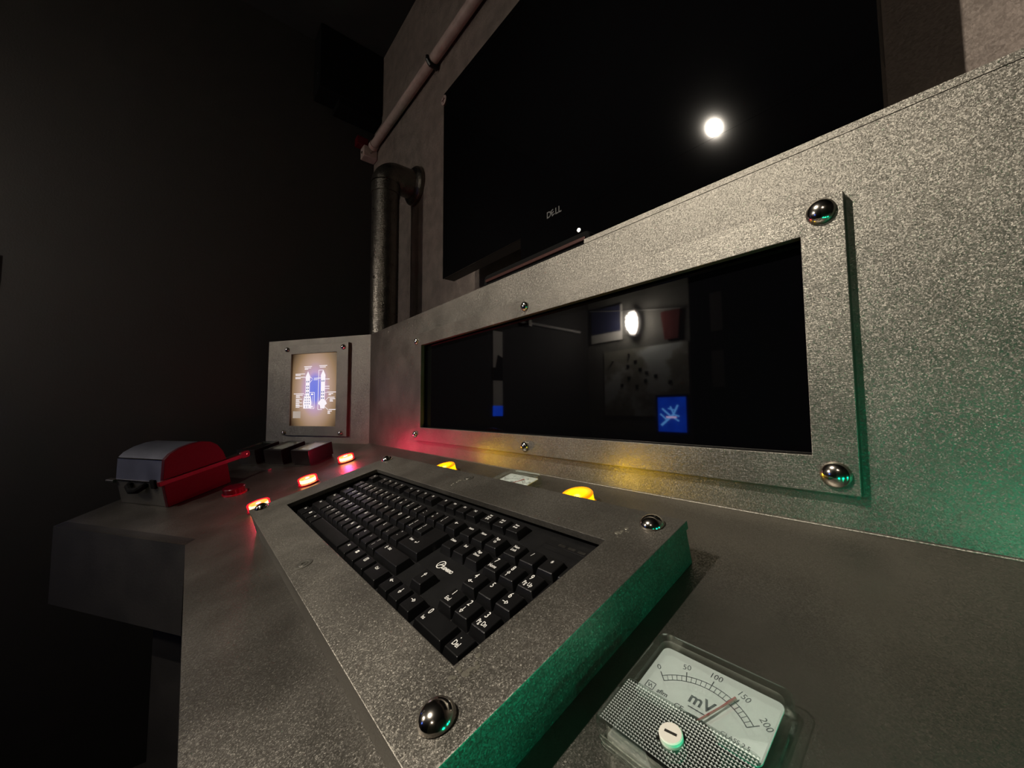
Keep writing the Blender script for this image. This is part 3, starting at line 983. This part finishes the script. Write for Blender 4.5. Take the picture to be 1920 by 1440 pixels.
# ------------------------------------------------------------------ items on the wing desk
def black_meter(label, x, f, rz=0.0, bright=True):
    t = thing('meter_box', label, 'meter', at(FS, x, f, 0, rz), 'black boxed meters below the blueprint screen')
    part('case', MB().ring((-25, 25, -36, 36), (-20.5, 20.5, -27, 31), 5, 35), 'black', t, bevel=0.8)
    part('foot', MB().box(-23, 23, -33, 33, 0, 6), 'black', t)
    part('dial_face', MB().box(-21, 21, -27.5, 31.5, 27, 31.5), 'paperdim' if bright else 'black', t)  # without bright, deep shade is put into the face as black
    part('clear_window', MB().box(-20.4, 20.4, -26.9, 30.9, 33.4, 34.6), 'acrylic', t)
    return t


black_meter('black boxed meter with pale face, rightmost under the blueprint screen', -54, -129)
black_meter('black boxed meter with grey face, middle of three', -132, -131, 0.05)
black_meter('black boxed meter in deep shade, leftmost of three', -205, -138, 0.08, False)
single('metal_strip', MB().box(-30, 30, -4, 4, 0, 2.5), 'steel', 'thin pale metal strip lying in front of the black boxed meters', 'strip', at(FS, -137, -192, 0, -0.2), bevel=0.5)

# grey metal case with a domed lid and red end plate
bx = thing('metal_case', 'grey metal case with domed lid and bright red end plate', 'case', at(FS, -196, -326, 0))
part('lower_body', MB().prism([(-64, -56), (62, -56), (62, 56), (-64, 56)], 0, 42), 'greybody', bx, bevel=1.5)
lid = [(-56, 46), (-47, 84), (-37, 91.5), (-20, 97), (0, 99), (18, 97.5), (32, 92.5), (43, 83), (51, 68), (56, 46)]
lid_o = part('domed_lid', MB().prism([(a, b) for a, b in lid], -64, 58, 'x'), 'greymetal', bx, angle=24)
part('lid_edge', MB().box(-65, 58, -58.0, -55.8, 44.5, 46.5), 'chrome', lid_o)
part('lid_edge', MB().box(-64.5, 58, -48.2, -46.4, 83.2, 84.8), 'chrome', lid_o)
part('hinge_plate', MB().box(-64, 60, -57, 57, 42.3, 45.7), 'greybody', bx)
red = part('red_end_plate', MB().prism([(-57, 0.5), (57, 0.5), (57, 44)] + [(a * 1.03, b * 1.01) for a, b in lid[::-1]] + [(-57, 44)], 58.5, 66, 'x'), 'redplastic', bx, bevel=0.8)
part('red_flange', MB().box(64, 71, -66, 84, 42, 50), 'redflange', red, bevel=0.8)
part('flange_tab', MB().prism(rounded(84, 104, 40, 54, 5), 64, 70, 'x'), 'redflange', red, bevel=0.5)
part('tab_rivet', MB().lathe([(2.5, 0), (2.2, 1.0), (0, 1.4)], (70, 97, 47), 12, 'x'), 'chrome', red)
part('latch', MB().tube([(-22, -56, 40), (-22, -62, 36), (-10, -66, 30), (8, -66, 32), (18, -60, 38), (18, -56, 40)], 5.5, 10), 'blackmatte', bx)
part('side_tab', MB().prism(rounded(-62, -52, 40, 46, 2), -84, -63, 'x'), 'steel', bx, bevel=0.3)
part('buckle', MB().box(34, 46, -60, -55.5, 34, 50), 'blackmatte', bx, bevel=1)

# ------------------------------------------------------------------ monitor on the ledge
mon = thing('computer_monitor', 'large black flat monitor standing on the ledge behind the console', 'monitor', FW)
MX0, MX1, MZ0, MZ1, MYF = -173.0, 556.0, 428.0, 868.0, 316.0
part('shell', MB().box(MX0, MX1, MYF + 2, MYF + 30, MZ0, MZ1), 'black', mon, bevel=2)
part('bezel', MB().ring((MX0, MX1, MZ0, MZ1), (MX0 + 14, MX1 - 14, MZ0 + 24, MZ1 - 14), MYF, MYF + 2, 'y'), 'monitorglass', mon)
part('screen_panel', MB().box(MX0 + 13.9, MX1 - 13.9, MYF + 0.3, MYF + 2, MZ0 + 23.9, MZ1 - 13.9), 'monitorglass', mon)
for ch, cx_, rr in (('D', 167.5, 0), ('E', 175.8, 0.35), ('LL', 188.0, 0)):
    lettering('brand_lettering', ch, 10.5, 'logogrey', mon, cx_, MYF - 0.3, 442, rot=rr, upright=True, bold=0.35, squeeze=0.95)
part('stand_panel', MB().box(98, MX1, MYF, MYF + 29, 332, MZ0 - 0.2), 'monitorglass', mon)
part('stand_glint', MB().lathe([(2.8, 0), (2.4, 1.2), (0, 1.6)], (229, MYF, 395), 16, 'y'), 'glintwhite', mon)  # glowing dot paints the lamp's glint on the glossy stand
part('stand_foot', MB().prism(rounded(96, 304, PY + 50, 392, 14), 332, 338, 'z'), 'black', mon, bevel=1)
wsh = part('corner_washer', MB().lathe([(11, 0), (11, 1.5), (9, 2.2), (0, 2.2)], (MX0 + 3, MYF - 1.0, 851), 24, 'y'), 'conduit', mon)
part('cross_slot', strokes([(MX0 - 4, 851, MX0 + 10, 851, 2.6), (MX0 + 3, 843, MX0 + 3, 859, 2.6)], 2, 'xz', MYF - 3.4), 'redplastic', wsh, smooth=False)

# speaker bar lying on the ledge
sb = thing('speaker_bar', 'slim dark rounded speaker bar lying on the ledge below the monitor', 'speaker', FW)
part('shell', MB().prism(rounded(62, 292, 336, 359, 9.5), PY + 17, PY + 44, 'y'), 'blackmatte', sb, bevel=3, seg=3)
part('base', MB().box(74, 284, PY + 20, PY + 42, 331.5, 340), 'black', sb, bevel=1)
part('front_sheen', MB().prism(rounded(70, 286, 345.5, 350.5, 2.4), PY + 14.5, PY + 17.5, 'y'), 'barsheen', sb, bevel=0.8)  # pink strip paints the highlight along the bar's front edge

# ------------------------------------------------------------------ pipes and fittings on the back wall
pp = thing('vent_pipe', 'thick vertical graphite pipe with an elbow entering the back wall', 'pipe', FW)
PXc, PYc, PR, PZ = -500.0, 308.0, 39.0, 826.0
part('riser', MB().tube([(PXc, PYc, -760), (PXc, PYc, PZ - 58)], PR, 40), 'pipe', pp)
part('collar', MB().tube([(PXc, PYc, PZ - 62), (PXc, PYc, PZ - 32)], PR + 2.2, 40), 'pipe', pp)
el = []
for k in range(11):
    a = math.radians(90 * k / 10)
    el.append((PXc, PYc + 32 * (1 - math.cos(a)), PZ - 32 + 32 * math.sin(a)))
part('elbow', MB().tube(el + [(PXc, 385, PZ)], PR + 3, 40), 'pipe', pp)
part('flange', MB().lathe([(58, 0), (58, 12), (52, 18), (42, 22)], (PXc, 405, PZ), 40, 'y'), 'pipe', pp, bevel=1)

cd_ = thing('conduit_pipe', 'pale pinkish conduit running level along the back wall under the ceiling', 'conduit', FW)
CZ, CY = 1133.0, 386.0
part('tube', MB().tube([(-846, CY, CZ), (1500, CY, CZ)], 14.5, 24), 'conduit', cd_)
for xx in (-362, 420):
    part('clip', MB().tube([(xx, CY + 14, CZ - 18), (xx, CY - 10, CZ - 17.5), (xx, CY - 18, CZ - 8), (xx, CY - 18, CZ + 2)], [7, 7, 6, 5], 8), 'black', cd_)
jb = thing('junction_box', 'small pale junction box where the conduit meets the left wall', 'junction box', FW)
part('box', MB().box(-878, -838, 352, 404, 1086, 1128), 'conduit', jb, bevel=3)
part('entry_collar', MB().tube([(-838, CY, CZ - 3), (-822, CY, CZ)], 18, 20), 'conduit', jb)
part('red_cap', MB().box(-879, -846, 330, 372, 1128, 1160), 'redflange', jb, bevel=3)
part('screw', MB().lathe([(5, 0), (4, 2), (0, 2.6)], (-858, 352, 1106), 14, 'y'), 'chrome', jb)
part('screw', MB().lathe([(5, 0), (4, 2), (0, 2.6)], (-838, 378, 1106), 14, 'x'), 'chrome', jb)

cd2 = thing('conduit_pipe', 'thin grey conduit running level along the left wall, seen mirrored in the display', 'conduit', FW)
part('tube', MB().tube([(-868, -1090, 570), (-868, -640, 570)], 7, 16), 'paperdim', cd2)
part('coupling', MB().box(-879, -850, -706, -684, 550, 584), 'steel', cd2, bevel=2)

ck = thing('corner_speaker', 'black boxy loudspeaker tucked into the dark ceiling corner', 'speaker', FW)
part('cabinet', MB().box(-879, -792, 184, 402, 1236, 1466), 'blackmatte', ck, bevel=3)
part('lower_bracket', MB().box(-879, -800, 250, 402, 1212, 1236), 'blackmatte', ck, bevel=2)
part('status_light', MB().lathe([(2.2, 0), (1.8, 0.8), (0, 1)], (-820, 184, 1300), 10, 'y'), 'steel', ck)

# ------------------------------------------------------------------ lamps
sp = thing('ceiling_spotlight', 'bright round spotlight on the ceiling, mirrored in the black monitor', 'lamp', FW)
sx_, sy_, sz_ = SPOT_POS
aim = (Vector(SPOT_AIM) - Vector(SPOT_POS)).normalized()
qr = aim.to_track_quat('-Z', 'Y').to_matrix().to_4x4()
hd = MB().lathe([(30, -16), (38, -18), (40, 10), (34, 46), (14, 60), (0, 60)], n=32)
hd.f = [q for q in hd.f if len(q) <= 4]
hd.v = [tuple(qr @ Vector(p) + Vector(SPOT_POS)) for p in hd.v]
part('lamp_head', hd, 'blackmatte', sp)
bl = MB().lathe([(0, -4), (10, -1), (14, 5), (10, 13), (0, 16)], n=24)
bl.v = [tuple(qr @ Vector(p) + Vector(SPOT_POS)) for p in bl.v]
part('bulb', bl, 'spotbulb', sp)
part('stem', MB().tube([tuple(Vector(SPOT_POS) - aim * 50), (sx_, sy_, CEIL - 1)], 8, 12), 'blackmatte', sp)
part('canopy', MB().lathe([(36, -14), (36, 0), (0, 0)], (sx_, sy_, CEIL), 24), 'blackmatte', sp)
sl = bpy.data.lights.new('spot_lamp', 'SPOT')
sl.energy = SPOT_POWER
sl.color = SPOT_COLOUR
sl.spot_size = math.radians(61)
sl.spot_blend = 1.0
sl.shadow_soft_size = 0.016
so = bpy.data.objects.new('spot_lamp', sl)
COL.objects.link(so)
so.matrix_world = Matrix.Translation(W(*(Vector(SPOT_POS) + aim * 22))) @ qr

bk = thing('bulkhead_lamp', 'lit oval bulkhead lamp with wire cage above the wall map', 'lamp', frame((-560, -1180, 579), (-1, 0, 0), (0, -1, 0), (0, 0, 1)))
oval = [(33 * math.cos(t), 72 * math.sin(t)) for t in [2 * math.pi * k / 28 for k in range(28)]]
part('back_plate', MB().prism([(a * 1.0, b * 0.95) for a, b in oval], -30, 0, 'y'), 'paperdim', bk, bevel=1)
gv, gf = [], []
for k, s in enumerate((1.0, 0.97, 0.85, 0.6, 0.3)):
    gv += [(a * s * 0.76, -30 - 50 * math.sqrt(max(0, 1 - s * s * 0.98)), b * s * 0.78) for a, b in oval]
for k in range(4):
    gf += [(k * 28 + i, k * 28 + (i + 1) % 28, (k + 1) * 28 + (i + 1) % 28, (k + 1) * 28 + i) for i in range(28)]
gf.append(tuple(range(4 * 28, 5 * 28)))
part('glass', MB().add(gv, gf), 'bulb', bk)
for zz in (-34, -12, 12, 34):
    ww = 27 * math.sqrt(1 - (zz / 62) ** 2) * 1.02
    part('cage_wire', MB().tube([(-ww, -28, zz), (-ww * 0.85, -60, zz), (0, -86, zz), (ww * 0.85, -60, zz), (ww, -28, zz)], 2.4, 8), 'steel', bk)
part('cage_wire', MB().tube([(0, -28, -62), (0, -64, -46), (0, -86, 0), (0, -64, 46), (0, -28, 62)], 2.4, 8), 'steel', bk)
# added bulkhead lamp, unseen, for fill and glints on the key edges
b2 = copy_tree(bk)
b2.matrix_world = frame((770, -1180, 930), (-1, 0, 0), (0, -1, 0), (0, 0, 1))
tag(b2, 'added unseen fill lamp, a dim copy of the caged bulkhead lamp, right of the black door', 'lamp')
for ch in b2.children:
    if ch.name.startswith('glass'):
        ch.data = ch.data.copy()
        ch.data.materials[0] = M['fillglobe']

# ------------------------------------------------------------------ things on the opposite wall (seen mirrored in the display)
mp_ = single('wall_map', MB().box(-768, -286, -1179.5, -1177.5, 96, 450), 'map', 'large pale wall map pinned under the bulkhead lamp, mirrored in the display', 'map', FW)
sq = [(-568, 377), (-614, 358), (-541, 335), (-505, 316), (-455, 296), (-512, 275), (-609, 295), (-653, 258), (-562, 248), (-380, 262)]
for k, (x, z) in enumerate(sq):
    single('map_marker', MB().box(-9, 9, 0, 1.5, -9, 9), 'blackmatte', 'small black square marker stuck on the wall map', 'marker', at(FW, x, -1177.4, z), 'black square markers on the map', bevel=0.3)
for k, (x, z) in enumerate([(-605, 420), (-708, 393)]):
    single('map_pin', MB().lathe([(4.5, 0), (5.5, 5), (4.5, 9), (0, 11)], n=14, axis='y'), 'chrome', ('shiny round pin in the wall map just below the lamp', 'shiny round pin near the upper corner of the wall map')[k], 'pin',
           FW @ Matrix.Translation((x * MM, -1177.4 * MM, z * MM)) @ Matrix.Rotation(math.pi, 4, 'Z'), 'shiny map pins')
bs = thing('jet_screen', 'small lit blue screen showing a pale jet plane, below the wall map', 'screen', frame((-370, -1178, 104), (-1, 0, 0), (0, -1, 0), (0, 0, 1)))
part('casing', MB().ring((-82, 82, -94, 96), (-72, 72, -82, 84), -14, 8, 'y'), 'black', bs, bevel=1)
js = part('display', MB().box(-73, 73, -10, -6, -83, 85), 'bluejet', bs)
jet = [(-30, 46, -6, 0, 9), (-6, 0, 56, -52, 11), (-36, -8, -4, 2, 7), (-6, 6, 8, 40, 7), (6, -8, 50, 30, 8), (-8, -14, -34, -30, 7), (26, -26, 60, 4, 7), (-20, 20, 20, 30, 5)]
part('jet_drawing', strokes(jet, 6, 'xz', -10.4), 'screenblueline', js, smooth=False)
part('caption_bar', strokes([(-22, -12, 30, -12, 9)], 6, 'xz', -10.8), 'screenpink', js, smooth=False)
fl = thing('wall_flag', 'dark flag with white lower band hanging left of the bulkhead lamp', 'flag', FW)
part('dark_cloth', MB().box(-850, -640, -1176, -1173, 556, 700), 'mapblue', fl)
part('white_band', MB().box(-850, -640, -1176.5, -1172.5, 508, 556), 'flagwhite', fl)
part('white_edge', MB().box(-650, -640, -1177, -1172, 508, 700), 'flagwhite', fl)
single('wall_flag', MB().prism([(-418, 610), (-400, 470), (-330, 470), (-318, 610)], -1176, -1173, 'y'), 'flagred', 'dark red flag hanging right of the bulkhead lamp', 'flag', FW)
single('hanging_cord', MB().tube([(-860, -1172, 702), (-600, -1172, 655), (-316, -1172, 612)], 2.0, 8), 'paperdim', 'thin cord carrying the two flags across the far wall', 'cord', FW)
single('paper_sheet', MB().box(-165, -115, -1143.5, -1142.5, 470, 640), 'paperdim', 'pale paper sheet stuck high on the black door', 'paper', FW)
single('paper_sheet', MB().box(-165, -115, -1143.5, -1142.5, 226, 384), 'paperdim', 'pale paper sheet stuck low on the black door', 'paper', FW)
st = thing('backdrop_strip', 'narrow pale notice strip on the left wall, standing in for a lit doorway view, above a small blue screen', 'backdrop', FW)
part('strip', MB().box(-879.5, -877, -537, -481, 150, 506), 'flagwhite', st)  # pale sheet stands in for a lit wall seen through a doorway
part('silhouette_patch', MB().prism([(-537, 380), (-510, 392), (-496, 330), (-481, 330), (-481, 270), (-537, 270)], -877, -875, 'x'), 'blackmatte', st)  # dark shape stands in for the silhouette against that lit wall
part('blue_panel', MB().box(-879.5, -876, -537, -481, 102, 150), 'bluejet', st)
